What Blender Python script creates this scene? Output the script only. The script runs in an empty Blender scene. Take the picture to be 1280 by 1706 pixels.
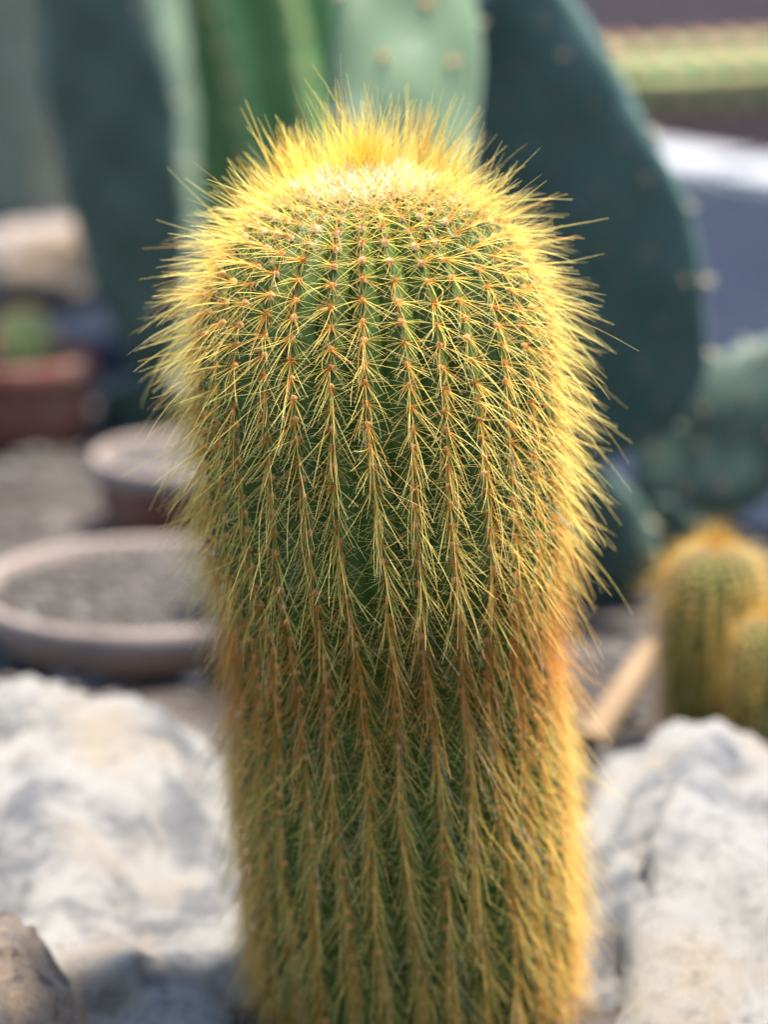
import bpy, math, random
import numpy as np
from mathutils import Vector, Matrix, noise

random.seed(7)
RNG = np.random.default_rng(11)
R = math.radians
sc = bpy.context.scene
COL = sc.collection

# ------------------------------------------------------------------ camera
PITCH, CAM_Y, CAM_Z, LENS, SENS = R(16), -0.740, 0.362, 50.0, 17.3
cam_d = bpy.data.cameras.new('camera')
cam = bpy.data.objects.new('camera', cam_d)
COL.objects.link(cam)
cam.location = (0, CAM_Y, CAM_Z)
cam.rotation_euler = (R(90) - PITCH, 0, 0)
cam_d.sensor_fit = 'VERTICAL'
cam_d.sensor_height = SENS
cam_d.sensor_width = SENS * 769 / 1024
cam_d.lens = LENS
cam_d.clip_start = 0.02
cam_d.clip_end = 200
cam_d.dof.use_dof = True
cam_d.dof.focus_distance = 0.716
cam_d.dof.aperture_fstop = 3.3
sc.camera = cam

# ------------------------------------------------------------------ light
SUN_DIR = Vector((0.26, 0.10, 0.94)).normalized()      # towards the sun
world = bpy.data.worlds.new('World')
sc.world = world
world.use_nodes = True
wn = world.node_tree.nodes
sky = wn.new('ShaderNodeTexSky')
sky.sky_type = 'NISHITA'
sky.sun_disc = False
sky.sun_elevation = math.asin(SUN_DIR.z)
sky.sun_rotation = math.atan2(SUN_DIR.x, SUN_DIR.y)
world.node_tree.links.new(sky.outputs[0], wn['Background'].inputs[0])
wn['Background'].inputs[1].default_value = 0.12
sun_d = bpy.data.lights.new('sun', 'SUN')
sun_d.energy = 5.0
sun_d.angle = R(5)
sun_d.color = (1.0, 0.93, 0.82)
sun = bpy.data.objects.new('sun', sun_d)
COL.objects.link(sun)
sun.rotation_euler = SUN_DIR.to_track_quat('Z', 'Y').to_euler()
sc.view_settings.view_transform = 'Standard'
sc.view_settings.look = 'None'
sc.view_settings.gamma = 1
sc.view_settings.exposure = 2.03
sc.cycles.use_denoising = True
sc.cycles.max_bounces = 10
sc.cycles.transmission_bounces = 6
sc.cycles.diffuse_bounces = 5

# ------------------------------------------------------------------ helpers
K = SENS / 1706 / LENS


def ray(px, py):
    cx, cy = (px - 640) * K, (853 - py) * K
    f = Vector((0, math.cos(PITCH), -math.sin(PITCH)))
    u = Vector((0, math.sin(PITCH), math.cos(PITCH)))
    return f + u * cy + Vector((cx, 0, 0))


def at(px, py, y):
    """World point seen at photo pixel px,py whose world depth is y."""
    d = ray(px, py)
    t = (y - CAM_Y) / d.y
    return Vector((0, CAM_Y, CAM_Z)) + d * t


def onground(px, py, z=0.0):
    d = ray(px, py)
    t = (z - CAM_Z) / d.z
    return Vector((0, CAM_Y, CAM_Z)) + d * t


def mat(name):
    m = bpy.data.materials.new(name)
    m.use_nodes = True
    nt = m.node_tree
    return m, nt, nt.nodes, nt.links, nt.nodes['Principled BSDF']


def ramp(nt, src, stops):
    r = nt.nodes.new('ShaderNodeValToRGB')
    el = r.color_ramp.elements
    while len(el) < len(stops):
        el.new(0.5)
    for e, (p, c) in zip(el, stops):
        e.position = p
        e.color = (*c, 1)
    nt.links.new(src, r.inputs[0])
    return r.outputs[0]


def tex(nt, scale, detail=6, rough=0.6, kind='noise', coord='Object', dist=0.0):
    tc = nt.nodes.new('ShaderNodeTexCoord')
    if kind == 'noise':
        t = nt.nodes.new('ShaderNodeTexNoise')
        t.inputs['Detail'].default_value = detail
        t.inputs['Roughness'].default_value = rough
        t.inputs['Distortion'].default_value = dist
    else:
        t = nt.nodes.new('ShaderNodeTexVoronoi')
    t.inputs['Scale'].default_value = scale
    nt.links.new(tc.outputs[coord], t.inputs['Vector'])
    return t.outputs['Fac'] if kind == 'noise' else t.outputs['Distance']


def mixc(nt, fac, a, b, mode='MIX'):
    m = nt.nodes.new('ShaderNodeMix')
    m.data_type = 'RGBA'
    m.blend_type = mode
    for i, v in ((0, fac), (6, a), (7, b)):
        if isinstance(v, (int, float)):
            m.inputs[i].default_value = v
        elif isinstance(v, tuple):
            m.inputs[i].default_value = (*v, 1)
        else:
            nt.links.new(v, m.inputs[i])
    return m.outputs[2]


def bump(nt, p, src, strength, dist):
    b = nt.nodes.new('ShaderNodeBump')
    b.inputs['Strength'].default_value = strength
    b.inputs['Distance'].default_value = dist
    nt.links.new(src, b.inputs['Height'])
    nt.links.new(b.outputs[0], p.inputs['Normal'])


def noisy_mat(name, stops, scale, bump_scale, bump_d, rough=0.85, stops2=None, scale2=0, spec=0.3):
    m, nt, n, l, p = mat(name)
    c = ramp(nt, tex(nt, scale, 8, 0.65, dist=0.4), stops)
    if stops2:
        f = ramp(nt, tex(nt, scale2, 5, 0.6, dist=1.0), [(0.47, (0, 0, 0)), (0.62, (1, 1, 1))])
        c = mixc(nt, f, c, stops2)
    l.new(c, p.inputs['Base Color'])
    p.inputs['Roughness'].default_value = rough
    p.inputs['Specular IOR Level'].default_value = spec
    bump(nt, p, tex(nt, bump_scale, 10, 0.7), 0.6, bump_d)
    return m


def spine_mat(name, trans=0.52):
    m, nt, n, l, p = mat(name)
    a = n.new('ShaderNodeAttribute')
    a.attribute_name = 'Col'
    l.new(a.outputs['Color'], p.inputs['Base Color'])
    p.inputs['Roughness'].default_value = 0.38
    p.inputs['Specular IOR Level'].default_value = 0.25
    t = n.new('ShaderNodeBsdfTranslucent')
    l.new(a.outputs['Color'], t.inputs['Color'])
    mx = n.new('ShaderNodeMixShader')
    mx.inputs[0].default_value = trans
    l.new(p.outputs[0], mx.inputs[1])
    l.new(t.outputs[0], mx.inputs[2])
    l.new(mx.outputs[0], n['Material Output'].inputs[0])
    return m


def stem_mat(name, dark, light, pale, scale=90):
    m, nt, n, l, p = mat(name)
    c = ramp(nt, tex(nt, scale, 6, 0.6), [(0.3, dark), (0.7, light)])
    f = ramp(nt, tex(nt, scale * 6, 3, 0.7), [(0.62, (0, 0, 0)), (0.75, (1, 1, 1))])
    c = mixc(nt, f, c, pale)
    l.new(c, p.inputs['Base Color'])
    p.inputs['Roughness'].default_value = 0.5
    p.inputs['Specular IOR Level'].default_value = 0.18
    p.inputs['Subsurface Weight'].default_value = 0.12
    p.inputs['Subsurface Radius'].default_value = (0.2, 1.0, 0.2)
    p.inputs['Subsurface Scale'].default_value = 0.002
    bump(nt, p, tex(nt, scale * 12, 4, 0.6), 0.3, 0.0004)
    return m


M_SPINE = spine_mat('golden_spine')
M_STEM = stem_mat('golden_cactus_skin', (0.020, 0.042, 0.006), (0.042, 0.078, 0.011), (0.085, 0.12, 0.03))
M_WOOL = None


def wool_mat(name):
    m, nt, n, l, p = mat(name)
    a = n.new('ShaderNodeAttribute')
    a.attribute_name = 'Col'
    f = tex(nt, 2500, 3, 0.7)
    c = mixc(nt, ramp(nt, f, [(0.35, (0.55, 0.55, 0.55)), (0.6, (1, 1, 1))]), (0.0, 0.0, 0.0), a.outputs['Color'])
    mm = mixc(nt, 1.0, a.outputs['Color'], ramp(nt, f, [(0.30, (0.78, 0.66, 0.55)), (0.5, (1, 1, 1))]), 'MULTIPLY')
    l.new(mm, p.inputs['Base Color'])
    p.inputs['Roughness'].default_value = 0.95
    p.inputs['Specular IOR Level'].default_value = 0.1
    p.inputs['Sheen Weight'].default_value = 0.4
    bump(nt, p, f, 0.8, 0.0003)
    return m


M_WOOL = wool_mat('areole_wool')


def link(o, parent=None):
    COL.objects.link(o)
    if parent:
        o.parent = parent
    return o


def tag(o, label=None, cat=None, group=None, kind=None):
    for k, v in (('label', label), ('category', cat), ('group', group), ('kind', kind)):
        if v:
            o[k] = v
    return o


def empty(name, m):
    o = bpy.data.objects.new(name, None)
    o.empty_display_size = 0.01
    COL.objects.link(o)
    o.matrix_world = m
    return o


def np_mesh(name, V, F, m, col=None, smooth=True):
    """V (n,3) array, F (k,4) or (k,3) array."""
    V = np.asarray(V, dtype=np.float32)
    F = np.asarray(F, dtype=np.int32)
    me = bpy.data.meshes.new(name)
    me.vertices.add(len(V))
    me.vertices.foreach_set('co', V.ravel())
    k = F.shape[1]
    me.loops.add(F.size)
    me.loops.foreach_set('vertex_index', F.ravel())
    me.polygons.add(len(F))
    me.polygons.foreach_set('loop_start', np.arange(0, F.size, k, dtype=np.int32))
    me.polygons.foreach_set('loop_total', np.full(len(F), k, dtype=np.int32))
    me.update(calc_edges=True)
    me.polygons.foreach_set('use_smooth', np.full(len(F), smooth))
    if col is not None:
        a = me.color_attributes.new('Col', 'FLOAT_COLOR', 'POINT')
        c = np.ones((len(V), 4), dtype=np.float32)
        c[:, :3] = col
        a.data.foreach_set('color', c.ravel())
    me.materials.append(m)
    me.validate()
    return me


def mesh_obj(name, me, parent=None):
    return link(bpy.data.objects.new(name, me), parent)


def unit(a):
    return a / np.maximum(np.linalg.norm(a, axis=-1, keepdims=True), 1e-9)


def tubes(P, D, B, L, r0, r1, cols, nseg=5, sides=3, wav=None):
    """Curved tapering tubes. P,D,B (n,3), L,r0,r1 (n,), cols list of (t,(n,3))."""
    n = len(P)
    t = np.linspace(0, 1, nseg + 1)
    pts = P[:, None] + D[:, None] * (L[:, None] * t)[..., None] + B[:, None] * (L[:, None] * t ** 2)[..., None]
    if wav is not None:
        pts = pts + wav[:, None] * (L[:, None] * np.sin(t * 5.0) * t)[..., None]
    tan = unit(np.gradient(pts, axis=1))
    ref = unit(np.cross(D, np.where(np.abs(D[:, 2:3]) < 0.9, np.array([[0, 0, 1.0]]), np.array([[1.0, 0, 0]]))))
    e1 = unit(ref[:, None] - tan * np.sum(ref[:, None] * tan, -1, keepdims=True))
    e2 = np.cross(tan, e1)
    rad = r0[:, None] * (1 - t ** 1.5) + r1[:, None] * t ** 1.5
    ang = np.arange(sides) * 2 * math.pi / sides
    V = pts[:, :, None] + rad[:, :, None, None] * (np.cos(ang)[None, None, :, None] * e1[:, :, None] + np.sin(ang)[None, None, :, None] * e2[:, :, None])
    ts = [c[0] for c in cols]
    C = np.zeros((n, nseg + 1, 3))
    for k in range(len(ts) - 1):
        a, b = ts[k], ts[k + 1]
        w = (t >= a) & ((t < b) if k < len(ts) - 2 else (t <= b))
        f = ((t[w] - a) / (b - a))[None, :, None]
        C[:, w] = cols[k][1][:, None] * (1 - f) + cols[k + 1][1][:, None] * f
    C = np.repeat(C[:, :, None], sides, axis=2)
    i = np.arange(n)[:, None, None] * (nseg + 1) * sides
    j = np.arange(nseg)[None, :, None] * sides
    s = np.arange(sides)[None, None, :]
    s2 = (s + 1) % sides
    F = np.stack([i + j + s, i + j + s2, i + j + sides + s2, i + j + sides + s], -1).reshape(-1, 4)
    return V.reshape(-1, 3), F, C.reshape(-1, 3)


def blob_unit(seed, sub=2, amp=0.25, freq=1.6):
    """Lumpy ball, unit radius: verts, triangles."""
    import bmesh
    bm = bmesh.new()
    bmesh.ops.create_icosphere(bm, subdivisions=sub, radius=1)
    off = Vector((seed * 3.1, seed * 1.7, seed * 0.9))
    for v in bm.verts:
        v.co *= 1 + amp * noise.noise(v.co * freq + off)
    V = np.array([v.co[:] for v in bm.verts])
    F = np.array([[v.index for v in f.verts] for f in bm.faces])
    bm.free()
    return V, F


# ------------------------------------------------------------------ ribbed cactus (golden column and the others)
class Profile:
    def __init__(self, H, cap, rfun, p=2.4, q=2.2):
        h = np.concatenate([H - cap * (1 - np.cos(np.linspace(0, 1, 160) * math.pi / 2)), np.linspace(H - cap, 0.0, 200)[1:]])
        u = np.clip((h - (H - cap)) / cap, 0, 1)
        r = np.array([rfun(x) for x in h]) * np.maximum(1 - u ** p, 0) ** (1 / q)
        r[0] = 1e-5
        s = np.concatenate([[0], np.cumsum(np.hypot(np.diff(r), np.diff(h)))])
        self.s, self.r, self.h, self.S = s, r, h, s[-1]
        dr, dh = np.gradient(r, s), np.gradient(h, s)
        l = np.hypot(dr, dh)
        self.dr, self.dh = dr / l, dh / l

    def at(self, s):
        f = lambda a: np.interp(s, self.s, a)
        return f(self.r), f(self.h), f(self.dr), f(self.dh)


def ribbed(prof, nribs, depth, twist, space, rng, wob=0.02, tub=0.25, nu=9, nv=150, sharp=1.5):
    """Returns rib meshes (V,F) and the areole table: pos, normal, down, side, s, rib index."""
    ribs, A = [], []
    R0 = prof.r.max()
    s = prof.S * np.linspace(0, 1, nv) ** 1.15
    r, h, dr, dh = prof.at(s)
    phs = rng.uniform(0, 6.28, nribs)

    def theta(ss, k):
        return k * 2 * math.pi / nribs + twist * ss / prof.S + wob * np.sin(ss * 55 + phs[k % nribs]) * np.clip(ss / 0.03, 0, 1) * 0.5
    for k in range(nribs):
        # areoles on the rib
        sa, al = rng.uniform(0.3, 1.0) * space(0), []
        while sa < prof.S - 0.002:
            al.append(sa)
            sa += space(sa) * rng.uniform(0.88, 1.12)
        al = np.array(al)
        # distance to nearest areole, normalised
        idx = np.clip(np.searchsorted(al, s), 1, len(al) - 1)
        dl = np.minimum(np.abs(s - al[idx - 1]), np.abs(s - al[idx]))
        g = np.maximum(al[idx] - al[idx - 1], 1e-4)
        mod = 1 - tub * np.clip(2 * dl / g, 0, 1)
        u = np.linspace(-1, 1, nu)
        dpt = depth * np.clip(r / (R0 * 0.7), 0, 1)
        off = dpt[:, None] * (mod[:, None] * (1 - np.abs(u)[None] ** sharp) - 0.75)
        t0, ta, tb = theta(s, k), (theta(s, k) + theta(s, k - 1)) / 2, (theta(s, k) + theta(s, k + 1)) / 2
        th = np.where(u[None] < 0, t0[:, None] + u[None] * (t0 - ta)[:, None], t0[:, None] + u[None] * (tb - t0)[:, None])
        rr = r[:, None] - dh[:, None] * off
        hh = h[:, None] + dr[:, None] * off
        V = np.stack([rr * np.cos(th), rr * np.sin(th), hh], -1).reshape(-1, 3)
        i = np.arange(nv - 1)[:, None] * nu
        j = np.arange(nu - 1)[None]
        F = np.stack([i + j, i + nu + j, i + nu + j + 1, i + j + 1], -1).reshape(-1, 4)
        ribs.append((V, F))
        ra, ha, dra, dha = prof.at(al)
        tha = theta(al, k)
        of = depth * np.clip(ra / (R0 * 0.7), 0, 1) * 0.25
        ro, ho = ra - dha * of, ha + dra * of
        ct, st = np.cos(tha), np.sin(tha)
        pos = np.stack([ro * ct, ro * st, ho], -1)
        nor = np.stack([-dha * ct, -dha * st, dra], -1)
        dn = np.stack([dra * ct, dra * st, dha], -1)
        sd = np.stack([-st, ct, 0 * ct], -1)
        A.append((pos, nor, dn, sd, al, np.full(len(al), k)))
    A = [np.concatenate([a[i] for a in A]) for i in range(6)]
    return ribs, A


def lerp3(a, b, f):
    return np.asarray(a)[None] * (1 - f[:, None]) + np.asarray(b)[None] * f[:, None]


def make_spines(A, S, rng, n_rad, n_cen, Lr, Lc, rr, rc, pal, crown=0.03, rust_at=lambda h: 0 * h):
    """Returns dict of arrays for radial and central spines."""
    pos, nor, dn, sd, s, rib = A
    out = {}
    a_age = s / S
    young = np.clip(1 - s / crown, 0, 1)
    # radials ------------------------------------------------------------
    n = len(pos)
    idx = np.repeat(np.arange(n), n_rad)
    psi = np.tile(np.arange(n_rad) * 2 * math.pi / n_rad, n) + rng.normal(0, 0.22, n * n_rad)
    el = np.clip(rng.normal(0.42, 0.16, n * n_rad) + young[idx] * 0.65, 0.05, 1.4)
    tang = sd[idx] * np.sin(psi)[:, None] + dn[idx] * np.cos(psi)[:, None]
    D = unit(tang * np.cos(el)[:, None] + nor[idx] * np.sin(el)[:, None])
    L = Lr * rng.uniform(0.7, 1.25, len(idx)) * (0.8 + 0.35 * np.abs(np.sin(psi)) + 0.1 * np.cos(psi)) * (1 - 0.35 * young[idx])
    B = rng.normal(0, 0.07, (len(idx), 3)) + dn[idx] * 0.06
    age = np.clip(a_age[idx] * 0.9 + rng.normal(0, 0.12, len(idx)), 0, 1)
    v = rng.uniform(0.8, 1.12, len(idx))[:, None] * np.where((rng.uniform(0, 1, len(idx)) < rust_at(pos[idx, 2]))[:, None], np.array([[0.80, 0.50, 0.32]]), 1.0)
    out['rad'] = dict(P=pos[idx] + nor[idx] * 0.0004, D=D, B=B, L=L, r0=np.full(len(idx), rr), r1=np.full(len(idx), rr * 0.45),
                      cols=[(0, lerp3(pal['rb'][0], pal['rb'][1], age) * v), (0.25, lerp3(pal['rm'][0], pal['rm'][1], age) * v), (1, lerp3(pal['rt'][0], pal['rt'][1], age) * v)])
    # centrals -----------------------------------------------------------
    idx = np.repeat(np.arange(n), n_cen)
    m = len(idx)
    slot = np.tile(np.arange(n_cen), n)
    yg = young[idx]
    matur = np.clip(s[idx] / (crown * 2.2), 0, 1)
    alpha = 0.10 + 0.32 * np.clip((s[idx] - crown * 0.7) / (crown * 1.2), 0, 1) + 0.34 * np.clip((s[idx] - crown * 1.7) / (crown * 2.8), 0, 1) + 0.26 * np.clip((s[idx] - crown * 4.2) / (crown * 2), 0, 1) + rng.normal(0, 0.22, m) + 0.12 * (slot == 0)
    lat = rng.normal(0, 0.44, m) * (slot != 0) + rng.normal(0, 0.18, m)
    D = unit(nor[idx] * np.cos(alpha)[:, None] + dn[idx] * np.sin(alpha)[:, None] + sd[idx] * lat[:, None])
    # crown spines stand up
    D = unit(D + np.array([[0, 0, 1.0]]) * (np.clip(1 - s[idx] / (crown * 0.5), 0, 1) * 0.5)[:, None])
    grow = np.where(s[idx] < crown * 0.35, 1.0, 0.68 + 0.32 * np.clip((s[idx] - crown * 0.5) / (crown * 0.6), 0, 1))
    L = grow * Lc * np.where(slot == 0, rng.uniform(1.0, 1.85, m), rng.uniform(0.5, 1.15, m)) * np.where(s[idx] < crown * 0.5, rng.uniform(0.75, 1.15, m), 1)
    L = L * np.where((s[idx] > crown * 0.3) & (s[idx] < crown * 0.95) & (rng.uniform(0, 1, m) < 0.6), 0.4, 1)
    B = rng.normal(0, 0.10, (m, 3)) + np.array([[0, 0, -0.22]]) * (matur * rng.uniform(0.1, 1.6, m))[:, None]
    B += sd[idx] * rng.normal(0, 0.14, m)[:, None]
    age = np.clip(a_age[idx] * 0.85 + rng.normal(0, 0.14, m), 0, 1)
    v = rng.uniform(0.78, 1.1, m)[:, None]
    gold = np.clip(1 - s[idx] / (crown * 0.75), 0, 1)
    mid = lerp3(pal['cm'][0], pal['cm'][1], age)
    mid = mid * (1 - gold[:, None] * 0.8) + np.asarray(pal['crown'])[None] * gold[:, None] * 0.8
    tip = lerp3(pal['ct'][0], pal['ct'][1], age)
    tip = tip * (1 - gold[:, None] * 0.6) + np.asarray(pal['crown'])[None] * gold[:, None] * 0.6
    hz = pos[idx, 2]
    rust = (rng.uniform(0, 1, m) < 0.15 + rust_at(hz))[:, None]
    mid = np.where(rust, mid * np.array([[0.78, 0.46, 0.28]]), mid)
    tip = np.where(rust, tip * np.array([[0.92, 0.74, 0.60]]), tip)
    grey = (rng.uniform(0, 1, m) < 0.07 * a_age[idx])[:, None]
    mid = np.where(grey, np.array([[0.50, 0.44, 0.36]]), mid)
    tip = np.where(grey, np.array([[0.55, 0.50, 0.42]]), tip)
    th = rng.uniform(0.65, 1.35, m)
    out['cen'] = dict(P=pos[idx] + nor[idx] * 0.0004, D=D, B=B, L=L, r0=rc * th, r1=rc * 0.32 * th,
                      cols=[(0, lerp3(pal['cb'][0], pal['cb'][1], age) * v), (0.12, (0.6 * lerp3(pal['cb'][0], pal['cb'][1], age) + 0.4 * mid) * v), (0.32, mid * v), (1, tip * v)])
    out['cen_idx'] = idx
    out['slot'] = slot
    return out


def sub(d, m):
    e = {k: (v[m] if isinstance(v, np.ndarray) else v) for k, v in d.items()}
    e['cols'] = [(t, c[m]) for t, c in d['cols']]
    return e


def cat_mesh(name, parts, m):
    V, F, C, o = [], [], [], 0
    for v, f, c in parts:
        V.append(v); F.append(f + o); C.append(c); o += len(v)
    return np_mesh(name, np.concatenate(V), np.concatenate(F), m, np.concatenate(C))


GOLD = dict(rb=((0.72, 0.36, 0.07), (0.50, 0.21, 0.05)), rm=((0.84, 0.68, 0.18), (0.58, 0.42, 0.10)), rt=((0.90, 0.80, 0.32), (0.70, 0.54, 0.18)),
            cb=((0.84, 0.36, 0.045), (0.64, 0.20, 0.03)), cm=((0.96, 0.83, 0.22), (0.88, 0.54, 0.085)), ct=((0.98, 0.90, 0.42), (0.94, 0.72, 0.24)), crown=(0.97, 0.77, 0.09))


def frame_mats(pos, nor, dn, scl):
    out = []
    for p, n_, d, k in zip(pos, nor, dn, scl):
        z = Vector(n_); x = Vector(d); y = z.cross(x)
        m = Matrix((x, y, z)).transposed().to_4x4()
        out.append(Matrix.Translation(Vector(p)) @ m @ Matrix.Diagonal((k, k, k, 1)))
    return out


def wool_col(s, pal_young, pal_old, S, n):
    f = np.clip((s - 0.010) / 0.032, 0, 1)
    return lerp3(pal_young, pal_old, f)


# ---- the main cactus
def golden_main():
    rng = np.random.default_rng(5)
    H = 0.243
    def rf(h):
        x = np.array([-0.01, 0.0, 0.03, 0.078, 0.106, 0.120, 0.132, 0.150, 0.178, 0.25])
        y = np.array([0.0425, 0.0432, 0.0440, 0.0432, 0.0412, 0.0402, 0.0415, 0.0448, 0.0452, 0.0440])
        return np.interp(h, x, y)
    prof = Profile(H, 0.053, rf, p=2.45, q=2.15)
    def sway(P):
        P = P.copy()
        P[:, 1] += 0.036 * (np.clip((0.148 - P[:, 2]) / 0.148, 0, 1) ** 1.05 - 1)
        return P
    root = empty('golden_column_cactus', Matrix.Translation((0.0095, 0.034, -0.006)) @ Matrix.Rotation(R(-0.5), 4, 'X') @ Matrix.Rotation(R(-3.5), 4, 'Y'))
    tag(root, 'tall golden-spined column cactus standing between the white rocks', 'cactus')
    NR = 31
    space = lambda s: 0.0026 + 0.0023 * min(1, s / 0.035)
    ribs, A = ribbed(prof, NR, 0.0034, 0.10, space, rng, wob=0.035)
    rib_objs = [mesh_obj('rib', np_mesh('rib', sway(V), F, M_STEM), root) for V, F in ribs]
    A[0] = sway(A[0])
    pos, nor, dn, sd, s, rib = A
    n = len(pos)
    mw = np.array(root.matrix_world)
    wp = pos @ mw[:3, :3].T + mw[:3, 3]
    wnrm = nor @ mw[:3, :3].T
    tocam = unit(np.array([[0, CAM_Y, CAM_Z]]) - wp)
    face = np.sum(tocam * wnrm, -1)
    vis = face - (wp[:, 2] < 0.015) * 5 - (s < 0.012) * 2
    order = np.argsort(-vis)
    single = np.zeros(n, bool); single[order[:300]] = True
    # areole cushions
    young, old = (0.94, 0.86, 0.70), (0.70, 0.34, 0.09)
    wc = wool_col(s, young, old, prof.S, n) * rng.uniform(0.75, 1.1, (n, 1))
    scl = rng.uniform(0.55, 1.35, n) * 0.00070 * (1 - 0.1 * np.clip(s / prof.S, 0, 1)) * np.where(s < 0.06, 1.2, 1) * np.where(s < 0.024, 0.6, 1)
    protos = {}
    blobs = [blob_unit(i + 1, 2, 0.35, 2.2) for i in range(4)]
    for v, f in blobs:
        v[:, 2] *= 1.05
    fm = frame_mats(pos, nor, dn, scl)
    for i in np.where(single)[0]:
        lvl = int(np.clip((s[i] - 0.010) / 0.032, 0, 1) * 5)
        key = (int(rng.integers(4)), lvl)
        if key not in protos:
            v, f = blobs[key[0]]
            c = lerp3(young, old, np.full(len(v), lvl / 5))
            protos[key] = np_mesh('areole', v, f, M_WOOL, c)
        o = mesh_obj('areole', protos[key], rib_objs[rib[i]])
        o.matrix_local = fm[i]
    VV, FF, CC, off = [], [], [], 0
    for i in np.where(~single)[0]:
        v, f = blobs[i % 4]
        m = np.array(fm[i])
        VV.append(v @ m[:3, :3].T + m[:3, 3]); FF.append(f + off); CC.append(np.repeat(wc[i:i + 1], len(v), 0)); off += len(v)
    o = mesh_obj('areole_wool', np_mesh('areole_wool', np.concatenate(VV), np.concatenate(FF), M_WOOL, np.concatenate(CC)), root)
    o['kind'] = 'stuff'
    # spines
    sp = make_spines(A, prof.S, rng, 20, 8, 0.0062, 0.0134, 0.000046, 0.000074, GOLD, crown=0.026,
                     rust_at=lambda h: 0.95 * np.exp(-((h - 0.121) / 0.020) ** 2) + 0.5 * np.clip(1 - h / 0.03, 0, 1))
    ci = sp['cen_idx']
    rank = face[ci] + 12 * sp['cen']['L'] - (wp[ci, 2] < 0.03) * 5 - (s[ci] < 0.02) * 2 - (sp['slot'] != 0) * 0.4
    one = np.zeros(len(ci), bool); one[np.argsort(-rank)[:300]] = True
    parts = [tubes(nseg=4, **sp['rad']), tubes(nseg=6, **sub(sp['cen'], ~one))]
    # extra crown brush: young upright spines round the growing tip
    nb, nc = 520, 46
    ca, cs = rng.uniform(0, 6.283, nc), 0.027 * np.sqrt(rng.uniform(0, 1, nc))
    ca = np.where(np.sin(ca) * cs < -0.002, -ca, ca)
    cl = rng.integers(0, nc, nb)
    clen = rng.uniform(0.55, 1.1, nc)
    r_, h_, dr_, dh_ = prof.at(cs)
    cp = sway(np.stack([r_ * np.cos(ca), r_ * np.sin(ca), h_], -1))
    P = cp[cl] + rng.normal(0, 0.0016, (nb, 3)) * np.array([[1, 1, 0.15]])
    fan = cs / 0.027
    cd = np.stack([np.cos(ca) * fan * 0.75, np.sin(ca) * fan * 0.75, np.ones(nc)], -1) + rng.normal(0, 0.10, (nc, 3))
    D = unit(cd[cl] + rng.normal(0, 0.10, (nb, 3)))
    g = rng.uniform(0, 1, nb)
    v = rng.uniform(0.85, 1.05, nb)[:, None]
    parts.append(tubes(P, D, rng.normal(0, 0.06, (nb, 3)), rng.uniform(0.009, 0.024, nb) * clen[cl], np.full(nb, 0.00012), np.full(nb, 0.00004),
                       [(0, lerp3((0.94, 0.80, 0.25), (0.94, 0.66, 0.08), g) * v), (0.4, lerp3((0.96, 0.82, 0.22), (0.95, 0.64, 0.06), g) * v), (1, lerp3((0.97, 0.88, 0.38), (0.92, 0.62, 0.10), g) * v)], nseg=5))
    o = mesh_obj('spine_coat', cat_mesh('spine_coat', parts, M_SPINE), root)
    o['kind'] = 'stuff'
    for i in np.where(one)[0]:
        d = sub(sp['cen'], np.array([i]))
        p = d['P'][0].copy()
        d['P'] = d['P'] * 0
        V, F, C = tubes(nseg=7, **d)
        o = mesh_obj('spine', np_mesh('spine', V, F, M_SPINE, C), rib_objs[rib[ci[i]]])
        o.location = p
    # felt: short fuzz round every areole
    fi = np.repeat(np.arange(n), 26)
    nf = len(fi)
    fc = wc[fi] * rng.uniform(0.8, 1.15, (nf, 1))
    w = tubes(pos[fi] + rng.normal(0, 0.0003, (nf, 3)), unit(nor[fi] + rng.normal(0, 0.55, (nf, 3))), rng.normal(0, 0.4, (nf, 3)), rng.uniform(0.0008, 0.0020, nf),
              np.full(nf, 0.00006), np.full(nf, 0.00003), [(0, fc), (1, np.clip(fc * 1.15, 0, 0.95))], nseg=2)
    o = mesh_obj('areole_felt', cat_mesh('areole_felt', [w], M_SPINE), root)
    o['kind'] = 'stuff'
    # crown wool: short curly white hairs
    ya = np.where((s < 0.017) & (s > 0.003))[0]
    wi = np.repeat(ya, 110)
    nw = len(wi)
    nn = nor[wi]
    P = pos[wi] + rng.normal(0, 0.0011, (nw, 3))
    D = unit(nn + rng.normal(0, 0.8, (nw, 3)))
    c = np.where(rng.uniform(0, 1, (nw, 1)) < 0.3, np.array([[0.95, 0.82, 0.35]]), np.array([[0.96, 0.955, 0.93]])) * rng.uniform(0.85, 1.03, (nw, 1))
    w = tubes(P - nn * 0.0003, D, rng.normal(0, 0.5, (nw, 3)), rng.uniform(0.0012, 0.0034, nw) * (1.1 - s[wi] / 0.045), np.full(nw, 0.00012), np.full(nw, 0.00006),
              [(0, c), (1, c)], nseg=3)
    o = mesh_obj('crown_wool', cat_mesh('crown_wool', [w], M_SPINE), root)
    o['kind'] = 'stuff'
    return root


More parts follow.
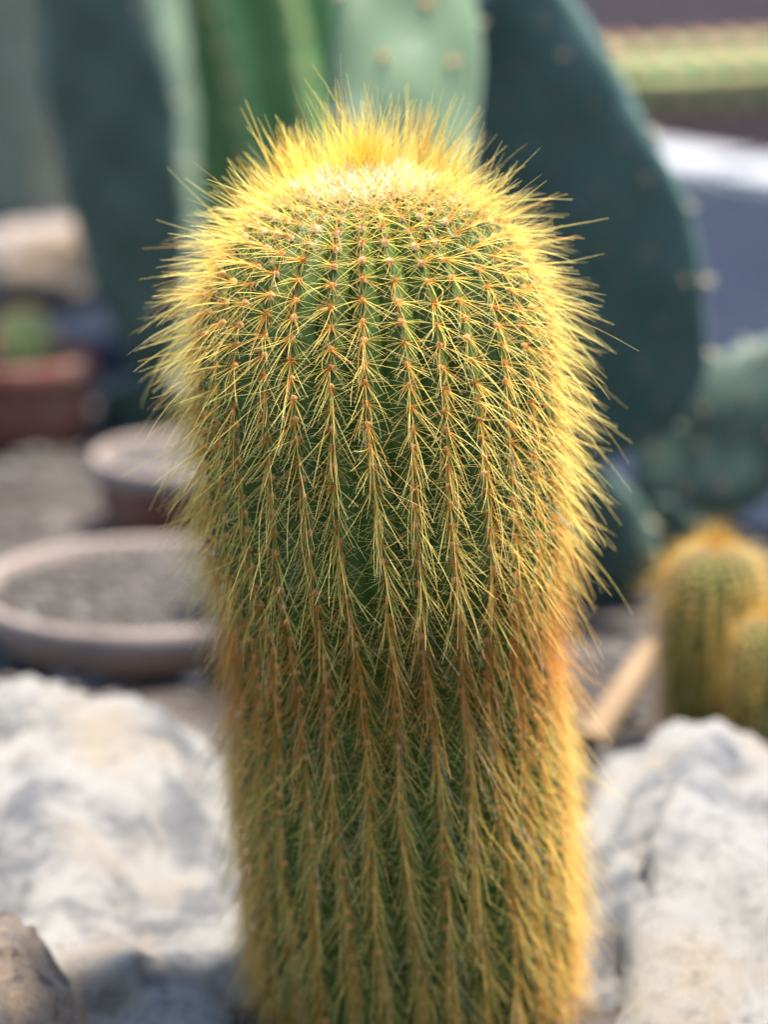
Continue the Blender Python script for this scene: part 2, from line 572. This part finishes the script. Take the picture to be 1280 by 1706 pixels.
def ribbed_cactus(name, label, cat, group, M, H, Rad, cap, NR, depth, spacing, pal, n_rad, n_cen, Lr, Lc, rr, rc, skin, seed, wool=((0.8, 0.7, 0.55), (0.45, 0.22, 0.1)), wool_r=0.001, crown=0.02, sharp=1.5, ncrown=0):
    """A plainer cactus of the same build: ribs as parts, spine coat and wool as masses."""
    rng = np.random.default_rng(seed)
    prof = Profile(H, cap, lambda h: Rad * (1 - 0.12 * max(0, 1 - h / (H * 0.5))))
    root = empty(name, M)
    tag(root, label, cat, group)
    ribs, A = ribbed(prof, NR, depth, 0.05, lambda s: spacing * (0.6 + 0.4 * min(1, s / 0.03)), rng, wob=0.05, nv=90, sharp=sharp)
    for V, F in ribs:
        mesh_obj('rib', np_mesh('rib', V, F, skin), root)
    pos, nor, dn, sd, s, rib = A
    sp = make_spines(A, prof.S, rng, n_rad, n_cen, Lr, Lc, rr, rc, pal, crown=crown)
    parts = [tubes(nseg=3, **sp['rad']), tubes(nseg=4, **sp['cen'])]
    if ncrown:
        a = rng.uniform(0, 6.283, ncrown); ss = crown * 0.6 * np.sqrt(rng.uniform(0, 1, ncrown))
        r_, h_, dr_, dh_ = prof.at(ss)
        P = np.stack([r_ * np.cos(a), r_ * np.sin(a), h_], -1)
        D = unit(np.stack([np.cos(a) * 0.3, np.sin(a) * 0.3, np.ones(ncrown)], -1) + rng.normal(0, 0.2, (ncrown, 3)))
        c = np.repeat(np.array([pal['crown']]), ncrown, 0)
        parts.append(tubes(P, D, rng.normal(0, 0.06, (ncrown, 3)), rng.uniform(0.25, 0.6, ncrown) * Lc, np.full(ncrown, rc), np.full(ncrown, rc * 0.4), [(0, c), (1, c)], nseg=3))
    o = mesh_obj('spine_coat', cat_mesh('spine_coat', parts, M_SPINE), root)
    o['kind'] = 'stuff'
    VV, FF, CC, off = [], [], [], 0
    v, f = blob_unit(seed, 1, 0.3, 2.0)
    scl = np.full(len(pos), wool_r)
    wc = wool_col(s, wool[0], wool[1], prof.S, len(pos))
    for i, m in enumerate(frame_mats(pos, nor, dn, scl)):
        m = np.array(m)
        VV.append(v @ m[:3, :3].T + m[:3, 3]); FF.append(f + off); CC.append(np.repeat(wc[i:i + 1], len(v), 0)); off += len(v)
    o = mesh_obj('areole_wool', np_mesh('areole_wool', np.concatenate(VV), np.concatenate(FF), M_WOOL, np.concatenate(CC)), root)
    o['kind'] = 'stuff'
    return root


# ------------------------------------------------------------------ setting: ground, path, kerb
M_SOIL = noisy_mat('soil', [(0.3, (0.020, 0.016, 0.014)), (0.5, (0.042, 0.035, 0.031)), (0.7, (0.085, 0.074, 0.067))], 26, 220, 0.004, spec=0.08)
M_PATH = noisy_mat('path_slate', [(0.3, (0.010, 0.0135, 0.023)), (0.7, (0.015, 0.019, 0.031))], 14, 160, 0.0015, rough=0.95, spec=0.03)
M_KERB = noisy_mat('kerb_paint', [(0.3, (0.21, 0.215, 0.225)), (0.7, (0.28, 0.28, 0.29))], 30, 120, 0.001, rough=0.7)


def grid_sheet(name, x0, x1, y0, y1, z, nx, ny, amp, freq, m):
    X, Y = np.meshgrid(np.linspace(x0, x1, nx), np.linspace(y0, y1, ny))
    Z = np.array([z + amp * noise.fractal(Vector((x * freq, y * freq, 3.0)), 0.8, 2.0, 5) for x, y in zip(X.ravel(), Y.ravel())])
    V = np.stack([X.ravel(), Y.ravel(), Z], -1)
    i = np.arange(ny - 1)[:, None] * nx; j = np.arange(nx - 1)[None]
    F = np.stack([i + j, i + j + 1, i + nx + j + 1, i + nx + j], -1).reshape(-1, 4)
    o = mesh_obj(name, np_mesh(name, V, F, m))
    o['kind'] = 'structure'
    return o


grid_sheet('ground', -12, 12, -3, 30, -0.012, 40, 40, 0.0, 1, M_SOIL)
grid_sheet('bed_soil', -0.9, 0.9, -0.45, 0.80, -0.002, 130, 100, 0.004, 14, M_SOIL)
kA, kB = onground(300, 165), onground(1200, 310)
kd = (kB - kA).normalized(); kn = Vector((-kd.y, kd.x, 0))
if kn.y < 0:
    kn = -kn


def slab(name, c, u, v, lu, lv, z0, z1, m, bev=0.004):
    import bmesh
    bm = bmesh.new()
    bmesh.ops.create_cube(bm, size=1)
    for q in bm.verts:
        q.co = c + u * (q.co.x * lu) + v * (q.co.y * lv) + Vector((0, 0, z0 + (q.co.z + 0.5) * (z1 - z0)))
    bmesh.ops.recalc_face_normals(bm, faces=bm.faces)
    if bev:
        bmesh.ops.bevel(bm, geom=bm.edges[:], offset=bev, segments=2, affect='EDGES')
    me = bpy.data.meshes.new(name)
    bm.to_mesh(me); bm.free()
    me.materials.append(m)
    return mesh_obj(name, me)


pc = (kA + kB) / 2
o = slab('path', Vector((pc.x, pc.y, 0)) - kn * 0.36, kd, kn, 6.0, 0.62, -0.011, 0.004, M_PATH, 0)
o['kind'] = 'structure'
kerb_c = Vector((pc.x, pc.y, 0)) + kn * 0.02
for i in range(-4, 5):
    o = slab('kerb', kerb_c + kd * (i * 0.603), kd, kn, 0.598, 0.075, -0.01, 0.014, M_KERB, 0.005)
    o['kind'] = 'structure'

M_MULCH = noisy_mat('dark_mulch', [(0.3, (0.008, 0.006, 0.008)), (0.7, (0.022, 0.017, 0.020))], 20, 160, 0.006, spec=0.03)
o = slab('mulch_bed', Vector((pc.x, pc.y, 0)) + kn * 2.09, kd, kn, 9.0, 4.0, -0.011, 0.006, M_MULCH, 0)
o['kind'] = 'structure'

# ------------------------------------------------------------------ rocks
def rock_mat(name, base, grey, warm, sc_=18):
    m, nt, n, l, p = mat(name)
    c = ramp(nt, tex(nt, sc_, 9, 0.66, dist=0.15), [(0.38, grey), (0.50, base), (0.72, tuple(min(0.9, x * 1.12) for x in base))])
    f = ramp(nt, tex(nt, sc_ * 0.8, 6, 0.62, dist=0.2), [(0.50, (0, 0, 0)), (0.64, (1, 1, 1))])
    c = mixc(nt, f, c, warm)
    g = ramp(nt, tex(nt, sc_ * 7, 6, 0.75), [(0.55, (0, 0, 0)), (0.70, (0.8, 0.8, 0.8))])
    c = mixc(nt, g, c, tuple(x * 0.45 for x in grey))
    l.new(c, p.inputs['Base Color'])
    p.inputs['Roughness'].default_value = 0.9
    p.inputs['Specular IOR Level'].default_value = 0.2
    bump(nt, p, tex(nt, sc_ * 4, 14, 0.8), 1.0, 0.007)
    return m


M_LIME = rock_mat('white_limestone', (0.36, 0.342, 0.314), (0.145, 0.145, 0.15), (0.355, 0.295, 0.225), 26)
M_LIME2 = rock_mat('grey_white_limestone', (0.35, 0.336, 0.316), (0.13, 0.134, 0.145), (0.355, 0.30, 0.235), 26)
M_BROWN = rock_mat('brown_rock', (0.40, 0.31, 0.24), (0.15, 0.12, 0.10), (0.44, 0.31, 0.20), 90)
M_TAN = rock_mat('tan_rock', (0.36, 0.30, 0.255), (0.20, 0.165, 0.15), (0.34, 0.23, 0.15), 25)


def rock(name, label, c, half, rot, seed, m, sub_=5, flat=0.0, amp=0.16, tilt=(0, 0), ncut=26):
    V, F = blob_unit(seed, sub_, 0.0)
    out = []
    off = Vector((seed * 7.3, seed * 2.9, seed * 4.1))
    rr_ = random.Random(seed)
    cuts = []
    for _ in range(ncut):
        nv_ = Vector((rr_.gauss(0, 1), rr_.gauss(0, 1), rr_.gauss(0, 1))).normalized()
        cuts.append((nv_, rr_.uniform(0.72, 0.96)))
    for v in V:
        v = Vector(v)
        q = v.copy()
        for nv_, d_ in cuts:
            e_ = q.dot(nv_) - d_
            if e_ > 0:
                q -= nv_ * (e_ * 0.85)
        q = Vector([math.copysign(abs(a) ** 0.92, a) for a in q])
        d = 1 + amp * noise.fractal(v * 0.9 + off, 1.0, 2.1, 6) + 0.06 * noise.noise(v * 3.3 + off) - 0.085 * max(0.0, 0.22 - abs(noise.noise(v * 2.4 + off * 1.3))) / 0.22 - 0.06 * abs(noise.noise(v * 6.5 + off)) + 0.035 * noise.noise(v * 11 + off) + 0.02 * noise.noise(v * 25 + off) - 0.07 * abs(noise.noise(v * 1.7 - off))
        out.append((q.x * d * half[0], q.y * d * half[1], q.z * d * half[2]))
    M = Matrix.Translation(Vector(c)) @ Matrix.Rotation(R(rot), 4, 'Z') @ Matrix.Rotation(R(tilt[0]), 4, 'X') @ Matrix.Rotation(R(tilt[1]), 4, 'Y')
    o = mesh_obj(name, np_mesh(name, np.array(out), F, m))
    o.matrix_world = M
    return tag(o, label, 'rock')


rock('limestone_rock', 'big white limestone rock sloping down beside the golden cactus base, below the shallow bowl', at(25, 1675, 0.095), (0.118, 0.155, 0.080), 8, 3, M_LIME, tilt=(12, 3))
rock('limestone_rock', 'grey-white limestone rock with a rounded top in front of the small golden cacti', at(1240, 1795, 0.075), (0.082, 0.160, 0.086), 170, 17, M_LIME2, tilt=(-8, -16), amp=0.12, ncut=14)
rock('limestone_rock', 'small pale rock lump peeking up in front of the shallow bowl', at(0, 1310, 0.165), (0.052, 0.038, 0.040), 20, 5, M_LIME, tilt=(0, 12))
rock('brown_rock', 'small rough brown rock lying against the big white rock', at(0, 1720, -0.01), (0.028, 0.030, 0.036), 20, 15, M_BROWN, sub_=4, amp=0.25)
g = onground(10, 520)
rock('tan_rock', 'tan flat-topped stone beyond the pots, beside the dark prickly pear', (g.x, g.y + 0.0, 0.020), (0.075, 0.05, 0.030), 18, 21, M_TAN, sub_=4, tilt=(-8, -8))


# ------------------------------------------------------------------ pots
M_TERRA = noisy_mat('terracotta', [(0.3, (0.085, 0.024, 0.017)), (0.7, (0.14, 0.044, 0.030))], 30, 200, 0.0008, rough=0.85, stops2=(0.13, 0.075, 0.055), scale2=18)
M_CRUST = noisy_mat('lime_crusted_terracotta', [(0.3, (0.15, 0.11, 0.090)), (0.7, (0.23, 0.175, 0.15))], 30, 200, 0.0008, rough=0.9, stops2=(0.20, 0.115, 0.075), scale2=14)
M_RIMG = noisy_mat('grey_rim', [(0.3, (0.13, 0.100, 0.086)), (0.7, (0.21, 0.165, 0.145))], 30, 200, 0.0008, rough=0.9)
M_GRAVEL = noisy_mat('gravel', [(0.3, (0.035, 0.032, 0.030)), (0.7, (0.12, 0.11, 0.10))], 110, 300, 0.001)


def lathe(name, prof, m, parent, n=48, wob=0.0, seed=1):
    pr = np.array(prof)
    a = np.arange(n) * 2 * math.pi / n
    rr = pr[:, 0][:, None] * (1 + wob * np.sin(a * 3 + seed)[None])
    V = np.stack([rr * np.cos(a), rr * np.sin(a), np.repeat(pr[:, 1][:, None], n, 1)], -1).reshape(-1, 3)
    k = len(pr)
    i = np.arange(k - 1)[:, None] * n; j = np.arange(n)[None]; j2 = (j + 1) % n
    F = np.stack([i + j, i + j2, i + n + j2, i + n + j], -1).reshape(-1, 4)
    return mesh_obj(name, np_mesh(name, V, F, m), parent)


def pebble_fill(parent, rad, z, n, seed, size=0.0025):
    rng = np.random.default_rng(seed)
    VV, FF, off = [], [], 0
    bl = [blob_unit(k + 3, 1, 0.3) for k in range(3)]
    for i in range(n):
        a, r_ = rng.uniform(0, 6.28), rad * math.sqrt(rng.uniform(0, 1))
        v, f = bl[i % 3]
        k = size * rng.uniform(0.5, 1.3)
        VV.append(v * np.array([k, k * rng.uniform(0.6, 1), k * 0.7]) + np.array([r_ * math.cos(a), r_ * math.sin(a), z + rng.uniform(-0.3, 0.6) * k])); FF.append(f + off); off += len(v)
    o = mesh_obj('gravel', np_mesh('gravel', np.concatenate(VV), np.concatenate(FF), M_GRAVEL), parent)
    o['kind'] = 'stuff'
    return o


def pot(name, label, c, r_top, r_bot, h, body_m, rim_m, rim_h, lip, fill, seed):
    root = empty(name, Matrix.Translation(Vector(c)))
    tag(root, label, 'pot')
    t = 0.0045
    lathe('body', [(0.0001, 0.0), (r_bot, 0.0), (r_bot + (r_top - r_bot) * 0.5, (h - rim_h) * 0.5), (r_top - lip, h - rim_h)], body_m, root)
    lathe('rim', [(r_top - lip - 0.0005, h - rim_h), (r_top - 0.001, h - rim_h), (r_top, h - rim_h + 0.001), (r_top, h - 0.0012), (r_top - 0.0012, h), (r_top - t + 0.001, h), (r_top - t, h - 0.001), (r_top - t - 0.001, h * 0.45)], rim_m, root)
    lathe('soil', [(r_top - t - 0.0005, h * fill), ((r_top - t) * 0.5, h * fill + 0.001), (0.0001, h * fill + 0.0015)], M_SOIL, root)
    pebble_fill(root, r_top - t - 0.003, h * fill + 0.001, 420, seed)
    return root


g = onground(215, 1135)
pot('shallow_bowl', 'wide shallow lime-crusted clay bowl of grey gravel behind the white rock', (g.x, g.y + 0.056, 0.000), 0.064, 0.054, 0.021, M_CRUST, M_RIMG, 0.009, 0.0025, 0.72, 3)
c = at(290, 752, 0.50)
pot('clay_pot', 'red clay pot with a whitish rim behind the shallow bowl', (c.x, 0.50, 0.0), 0.036, 0.029, c.z, M_TERRA, M_RIMG, 0.010, 0.003, 0.8, 4)
c = at(20, 585, 0.655)
pot('clay_pot', 'dark reddish clay pot standing in front of the tan stone', (c.x, 0.655, 0.0), 0.040, 0.034, c.z, M_TERRA, M_TERRA, 0.012, 0.003, 0.8, 5)


# ------------------------------------------------------------------ prickly pears
def pad_mat(name, a, b, pale):
    m, nt, n, l, p = mat(name)
    c = ramp(nt, tex(nt, 22, 6, 0.6, dist=0.6), [(0.3, a), (0.7, b)])
    f = ramp(nt, tex(nt, 60, 5, 0.65), [(0.56, (0, 0, 0)), (0.74, (0.8, 0.8, 0.8))])
    c = mixc(nt, f, c, pale)
    k = ramp(nt, tex(nt, 38, 7, 0.75), [(0.66, (0, 0, 0)), (0.72, (0.8, 0.8, 0.8))])
    c = mixc(nt, k, c, (0.16, 0.12, 0.075))
    l.new(c, p.inputs['Base Color'])
    p.inputs['Roughness'].default_value = 0.55
    p.inputs['Specular IOR Level'].default_value = 0.35
    p.inputs['Sheen Weight'].default_value = 0.18
    p.inputs['Sheen Roughness'].default_value = 0.4
    p.inputs['Sheen Tint'].default_value = (0.75, 0.95, 0.95, 1)
    p.inputs['Subsurface Weight'].default_value = 0.08
    p.inputs['Subsurface Scale'].default_value = 0.003
    bump(nt, p, tex(nt, 350, 4, 0.6), 0.3, 0.0006)
    return m


M_PADB = pad_mat('blue_green_pad', (0.018, 0.048, 0.039), (0.030, 0.064, 0.053), (0.070, 0.108, 0.092))
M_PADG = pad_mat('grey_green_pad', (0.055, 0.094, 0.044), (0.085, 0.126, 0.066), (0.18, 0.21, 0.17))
M_PADD = pad_mat('dark_green_pad', (0.018, 0.039, 0.026), (0.029, 0.055, 0.037), (0.066, 0.096, 0.074))


def areole_proto(seed, col=(0.42, 0.20, 0.08)):
    """Wool cushion with a tuft of short bristles, about 3 mm."""
    rng = np.random.default_rng(seed)
    v, f = blob_unit(seed, 1, 0.3)
    v = v * np.array([0.0016, 0.0016, 0.0010])
    n = 9
    D = unit(np.stack([rng.normal(0, 0.5, n), rng.normal(0, 0.5, n), np.ones(n)], -1))
    c = np.repeat(np.array([col]), n, 0)
    V, F, C = tubes(np.zeros((n, 3)), D, np.zeros((n, 3)), rng.uniform(0.002, 0.0045, n), np.full(n, 0.0003), np.full(n, 0.00008), [(0, c), (1, c * 1.3)], nseg=1)
    T = np.concatenate([F[:, [0, 1, 2]], F[:, [0, 2, 3]]]) + len(v)
    return np_mesh('areole', np.concatenate([v, V]), np.concatenate([f, T]), M_WOOL, np.concatenate([np.repeat(np.array([col]), len(v), 0), C]))


AREO_DARK = [areole_proto(31 + i, (0.10, 0.06, 0.035)) for i in range(3)]
AREO_PALE = [areole_proto(51 + i, (0.36, 0.30, 0.20)) for i in range(3)]  # for pad rims: sunlit look of the edge bumps put into the colour
AREO_ORANGE = [areole_proto(41 + i, (0.42, 0.20, 0.07)) for i in range(3)]


def pad(parent, base, tip, normal, W, T, m, areo, seed, a=0.5, b=0.75, bend=0.0, step=0.018):
    """A flat joint: ovate outline, lens section, areoles as sub-parts."""
    rng = np.random.default_rng(seed)
    base, tip = Vector(base), Vector(tip)
    up = (tip - base); L = up.length; up.normalize()
    nrm = Vector(normal); nrm = (nrm - up * nrm.dot(up)).normalized()
    sx = up.cross(nrm)
    nv, na = 40, 40
    vv = (1 - np.cos(np.linspace(0, math.pi, nv))) / 2
    pk = a / (a + b)
    wfun = lambda x: (np.clip(x, 0, 1) ** a * np.clip(1 - x, 0, 1) ** b) / (pk ** a * (1 - pk) ** b)
    w = np.maximum(wfun(vv), 0.002) * W / 2
    th = np.minimum(T / 2, w) * (0.55 + 0.45 * (w / (W / 2)))
    ang = np.arange(na) * 2 * math.pi / na
    ca, sa = np.cos(ang), np.sin(ang)
    cx = np.sign(ca) * np.abs(ca) ** 0.85
    sy = np.sign(sa) * np.abs(sa) ** 0.85
    ph = rng.uniform(0, 6)
    X = w[:, None] * cx[None] * (1 + 0.02 * np.sin(vv * 17 + ph))[:, None]
    Y = th[:, None] * sy[None] + bend * L * ((vv - 0.5) ** 2)[:, None]
    Y = Y + 0.0016 * np.sin(X * 110 + ph) * np.cos(vv * L * 120)[:, None]
    Z = np.repeat((vv * L)[:, None], na, 1)
    V = np.stack([X, Y, Z], -1).reshape(-1, 3)
    i = np.arange(nv - 1)[:, None] * na; j = np.arange(na)[None]; j2 = (j + 1) % na
    F = np.stack([i + j, i + j2, i + na + j2, i + na + j], -1).reshape(-1, 4)
    o = mesh_obj('pad', np_mesh('pad', V, F, m), parent)
    M = Matrix((sx, nrm, up)).transposed().to_4x4()
    M.translation = base
    o.matrix_parent_inverse = Matrix()
    o.matrix_local = parent.matrix_world.inverted() @ M
    # areoles in quincunx rows on both faces, and along the rim
    row, z = 0, step * 0.9
    spots = []
    while z < L * 0.97:
        ww = float(wfun(np.array([z / L]))[0]) * W / 2
        x = -math.floor(ww / step) * step + (step / 2 if row % 2 else 0)
        while x < ww * 0.9:
            if abs(x) < ww * 0.88:
                for side in (-1, 1):
                    f = abs(x) / ww
                    tz = (min(T / 2, ww) * (0.55 + 0.45 * ww / (W / 2))) * (1 - f ** (2 / 0.85)) ** (0.85 / 2)
                    xx, zz = x + rng.normal(0, 0.0015), z + rng.normal(0, 0.0015)
                    yy = side * tz + bend * L * (zz / L - 0.5) ** 2 + 0.0016 * math.sin(xx * 110 + ph) * math.cos(zz * 120)
                    spots.append(((xx, yy, zz), (f * 0.5 * np.sign(x), side, 0), 0))
            x += step
        for e in (-1, 1):
            if row % 2 == 0 and z < L * 0.93:
                spots.append(((e * ww * (1 + 0.02 * math.sin(z / L * 17 + ph)), bend * L * (z / L - 0.5) ** 2, z), (e, 0, 0.3 * (z / L - 0.4)), 1))
        z += step * 0.82
        row += 1
    for k, (p, nn, rim) in enumerate(spots):
        q = mesh_obj('areole', (AREO_PALE if rim else areo)[k % 3], o)
        q.matrix_local = Matrix.Translation(Vector(p)) @ Vector(nn).to_track_quat('Z', 'Y').to_matrix().to_4x4() @ Matrix.Scale(rng.uniform(0.8, 1.3), 4)
    return o


def plant(name, label, c, cat='cactus'):
    return tag(empty(name, Matrix.Translation(Vector(c))), label, cat)


# big dark pad on the right with its lower joints
yb = 0.40
pb = at(945, 765, yb)
t = plant('prickly_pear', 'blue-green prickly pear with a huge dark pad behind the golden cactus', (pb.x, yb, 0.0))
pad(t, (pb.x - 0.005, yb + 0.012, -0.01), pb + Vector((0, 0, 0.006)), (-0.25, -1, 0), 0.085, 0.02, M_PADD, AREO_DARK, 3)
pad(t, pb, at(862, -110, yb - 0.02), (-0.42, -1, -0.10), 0.128, 0.021, M_PADB, AREO_DARK, 4, a=0.42, b=0.95)
b2 = at(1075, 850, yb + 0.02)
pad(t, b2, at(1390, 575, yb + 0.04), (-0.25, -1, -0.15), 0.060, 0.019, M_PADD, AREO_DARK, 6, a=0.5, b=0.6)
pad(t, (b2.x + 0.004, b2.y + 0.01, -0.01), b2 + Vector((0.006, 0, 0.01)), (-0.2, -1, 0.1), 0.07, 0.02, M_PADD, AREO_DARK, 8)
# the sunlit grey-green pad behind the crown
yc = 0.30
cb = at(668, 520, yc)
t = plant('prickly_pear', 'pale sunlit grey-green prickly pear with orange-dotted pad rising behind the crown spines', (cb.x, yc, 0.0))
pad(t, (cb.x, yc + 0.01, -0.01), cb + Vector((0, 0, 0.008)), (0.2, -1, 0), 0.08, 0.02, M_PADG, AREO_ORANGE, 12)
pad(t, cb, at(690, -230, yc + 0.07), (0.42, -0.8, 0.25), 0.059, 0.017, M_PADG, AREO_ORANGE, 13, a=0.55, b=0.5, step=0.027)
# dark one on the left
yl = 0.66
lb = at(262, 640, yl)
t = plant('prickly_pear', 'dark green prickly pear with long narrow pads behind the left pots', (lb.x, yl, 0.0))
pad(t, (lb.x + 0.004, yl + 0.01, -0.01), lb + Vector((0, 0, 0.008)), (-0.3, -1, 0), 0.07, 0.02, M_PADD, AREO_DARK, 22)
pad(t, lb, at(120, -220, yl + 0.02), (-0.5, -0.9, -0.05), 0.074, 0.021, M_PADD, AREO_DARK, 23, a=0.6, b=0.5)
pad(t, lb + Vector((0.008, 0.006, 0.0)), at(262, -100, yl + 0.05), (0.95, -0.45, 0.1), 0.050, 0.016, M_PADG, AREO_DARK, 24, a=0.5, b=0.5)  # narrow pad in paler skin than its plant, sunlit strip put into the colour

# ------------------------------------------------------------------ other cacti behind
M_GREENSTEM = stem_mat('bright_green_skin', (0.07, 0.15, 0.045), (0.13, 0.23, 0.085), (0.24, 0.30, 0.17), 40)
M_PALESTEM = stem_mat('pale_green_skin', (0.16, 0.19, 0.13), (0.26, 0.28, 0.20), (0.40, 0.38, 0.30), 40)
M_LIMESTEM = stem_mat('light_green_skin', (0.10, 0.17, 0.06), (0.17, 0.25, 0.10), (0.26, 0.32, 0.18), 40)
PALE = {k: ((0.62, 0.56, 0.42), (0.50, 0.42, 0.32)) for k in ('rb', 'rm', 'rt', 'cb', 'cm', 'ct')}
PALE['crown'] = (0.65, 0.58, 0.42)
ORNG = {k: ((0.80, 0.50, 0.26), (0.74, 0.44, 0.22)) for k in ('rb', 'rm', 'rt', 'cb', 'cm', 'ct')}
ORNG['crown'] = (0.7, 0.45, 0.2)
BROWN = dict(GOLD)
BROWN = {k: (tuple(np.array(v[0]) * (0.85, 0.75, 0.6)), tuple(np.array(v[1]) * (0.75, 0.65, 0.55))) if k != 'crown' else (0.70, 0.42, 0.06) for k, v in GOLD.items()}

g = Vector((at(470, 150, 0.82).x + 0.02, 0.82, 0.0))
ribbed_cactus('columnar_cactus', 'bright green deeply ribbed column cactus leaning behind the crown', 'cactus', None,
              Matrix.Translation(g) @ Matrix.Rotation(R(-13), 4, 'Y'), 0.46, 0.066, 0.05, 11, 0.016, 0.018, PALE, 5, 1, 0.006, 0.008, 0.0003, 0.0004, M_GREENSTEM, 51, wool_r=0.002, sharp=1.15)
g = onground(5, 375)
ribbed_cactus('columnar_cactus', 'pale beige-green spiny column cactus behind the tan stone', 'cactus', None,
              Matrix.Translation((g.x, g.y + 0.05, 0)) @ Matrix.Rotation(R(2), 4, 'Y'), 0.50, 0.048, 0.04, 13, 0.010, 0.012, PALE, 9, 2, 0.009, 0.012, 0.0004, 0.0005, M_PALESTEM, 52, wool_r=0.0022)
g = onground(1150, 150, 0.030) - Vector((0.30, 0.023, 0))
ribbed_cactus('creeping_cactus', 'creeping green cactus stem with orange spines lying beyond the white kerb', 'cactus', None,
              Matrix.Translation((g.x, g.y, 0.030)) @ Matrix.Rotation(R(5), 4, 'Z') @ Matrix.Rotation(R(88), 4, 'Y'), 0.70, 0.024, 0.03, 7, 0.008, 0.026, ORNG, 4, 3, 0.010, 0.016, 0.0004, 0.0006, M_LIMESTEM, 53, wool=((0.75, 0.5, 0.3), (0.7, 0.42, 0.22)), wool_r=0.0052)
# small golden cacti behind the right rock
SG = 'small golden cacti behind the grey-white rock'
c = at(1192, 905, 0.235)
ribbed_cactus('small_golden_cactus', 'small round-topped golden cactus with green front standing behind the grey-white rock', 'cactus', SG,
              Matrix.Translation((c.x, 0.235, 0.0)) @ Matrix.Rotation(R(3), 4, 'X'), c.z, 0.0165, 0.019, 18, 0.0018, 0.0042, BROWN, 9, 4, 0.0038, 0.0085, 0.00007, 0.00010, M_STEM, 61, wool_r=0.0007, crown=0.014, ncrown=90)
c = at(1300, 1025, 0.210)
ribbed_cactus('small_golden_cactus', 'shorter golden cactus cut off by the edge of the photo beside its taller twin', 'cactus', SG,
              Matrix.Translation((c.x, 0.210, 0.0)), c.z, 0.0155, 0.018, 18, 0.0018, 0.0042, BROWN, 9, 4, 0.0038, 0.0085, 0.00007, 0.00010, M_STEM, 62, wool_r=0.0007, crown=0.014, ncrown=90)

c = at(35, 560, 0.655)
ribbed_cactus('potted_cactus', 'small yellowish cactus growing in the dark reddish clay pot', 'cactus', None,
              Matrix.Translation((at(20, 585, 0.655).x + 0.006, 0.655, at(20, 585, 0.655).z * 0.8)), 0.028, 0.013, 0.014, 14, 0.0018, 0.0042, BROWN, 7, 1, 0.003, 0.004, 0.00012, 0.00015, M_GREENSTEM, 71, wool_r=0.0008, crown=0.012, ncrown=100)
# dry stick
M_STICK = noisy_mat('dry_stick', [(0.3, (0.14, 0.09, 0.05)), (0.7, (0.22, 0.15, 0.09))], 60, 300, 0.0006)
p0, p1 = at(985, 1240, 0.235), at(1085, 1085, 0.27)
V, F, C = tubes(np.array([p0[:]]), np.array([(p1 - p0).normalized()[:]]), np.array([[0.0, 0, 0.04]]), np.array([(p1 - p0).length]), np.array([0.006]), np.array([0.004]), [(0, np.ones((1, 3))), (1, np.ones((1, 3)))], nseg=8, sides=10)
o = mesh_obj('dry_stick', np_mesh('dry_stick', V, F, M_STICK))
tag(o, 'tan dry stick leaning behind the grey-white rock', 'stick')

# ------------------------------------------------------------------ loose pebbles on the soil
def pebbles():
    rng = np.random.default_rng(77)
    VV, FF, off = [], [], 0
    bl = [blob_unit(k + 13, 1, 0.35) for k in range(4)]
    for i in range(4200):
        x, y = rng.uniform(-0.45, 0.45), rng.uniform(0.16, 0.78)
        k = min(0.007, 0.003 * rng.lognormal(0, 0.5))
        z = -0.002 + 0.004 * noise.fractal(Vector((x * 14, y * 14, 3.0)), 0.8, 2.0, 5)
        v, f = bl[i % 4]
        VV.append(v * np.array([k, k * 0.8, k * 0.6]) + np.array([x, y, z + 0.2 * k])); FF.append(f + off); off += len(v)
    o = mesh_obj('pebbles', np_mesh('pebbles', np.concatenate(VV), np.concatenate(FF), M_GRAVEL))
    o['kind'] = 'stuff'
    tag(o, 'loose grey pebbles strewn over the soil', 'pebbles')


pebbles()
golden_main()
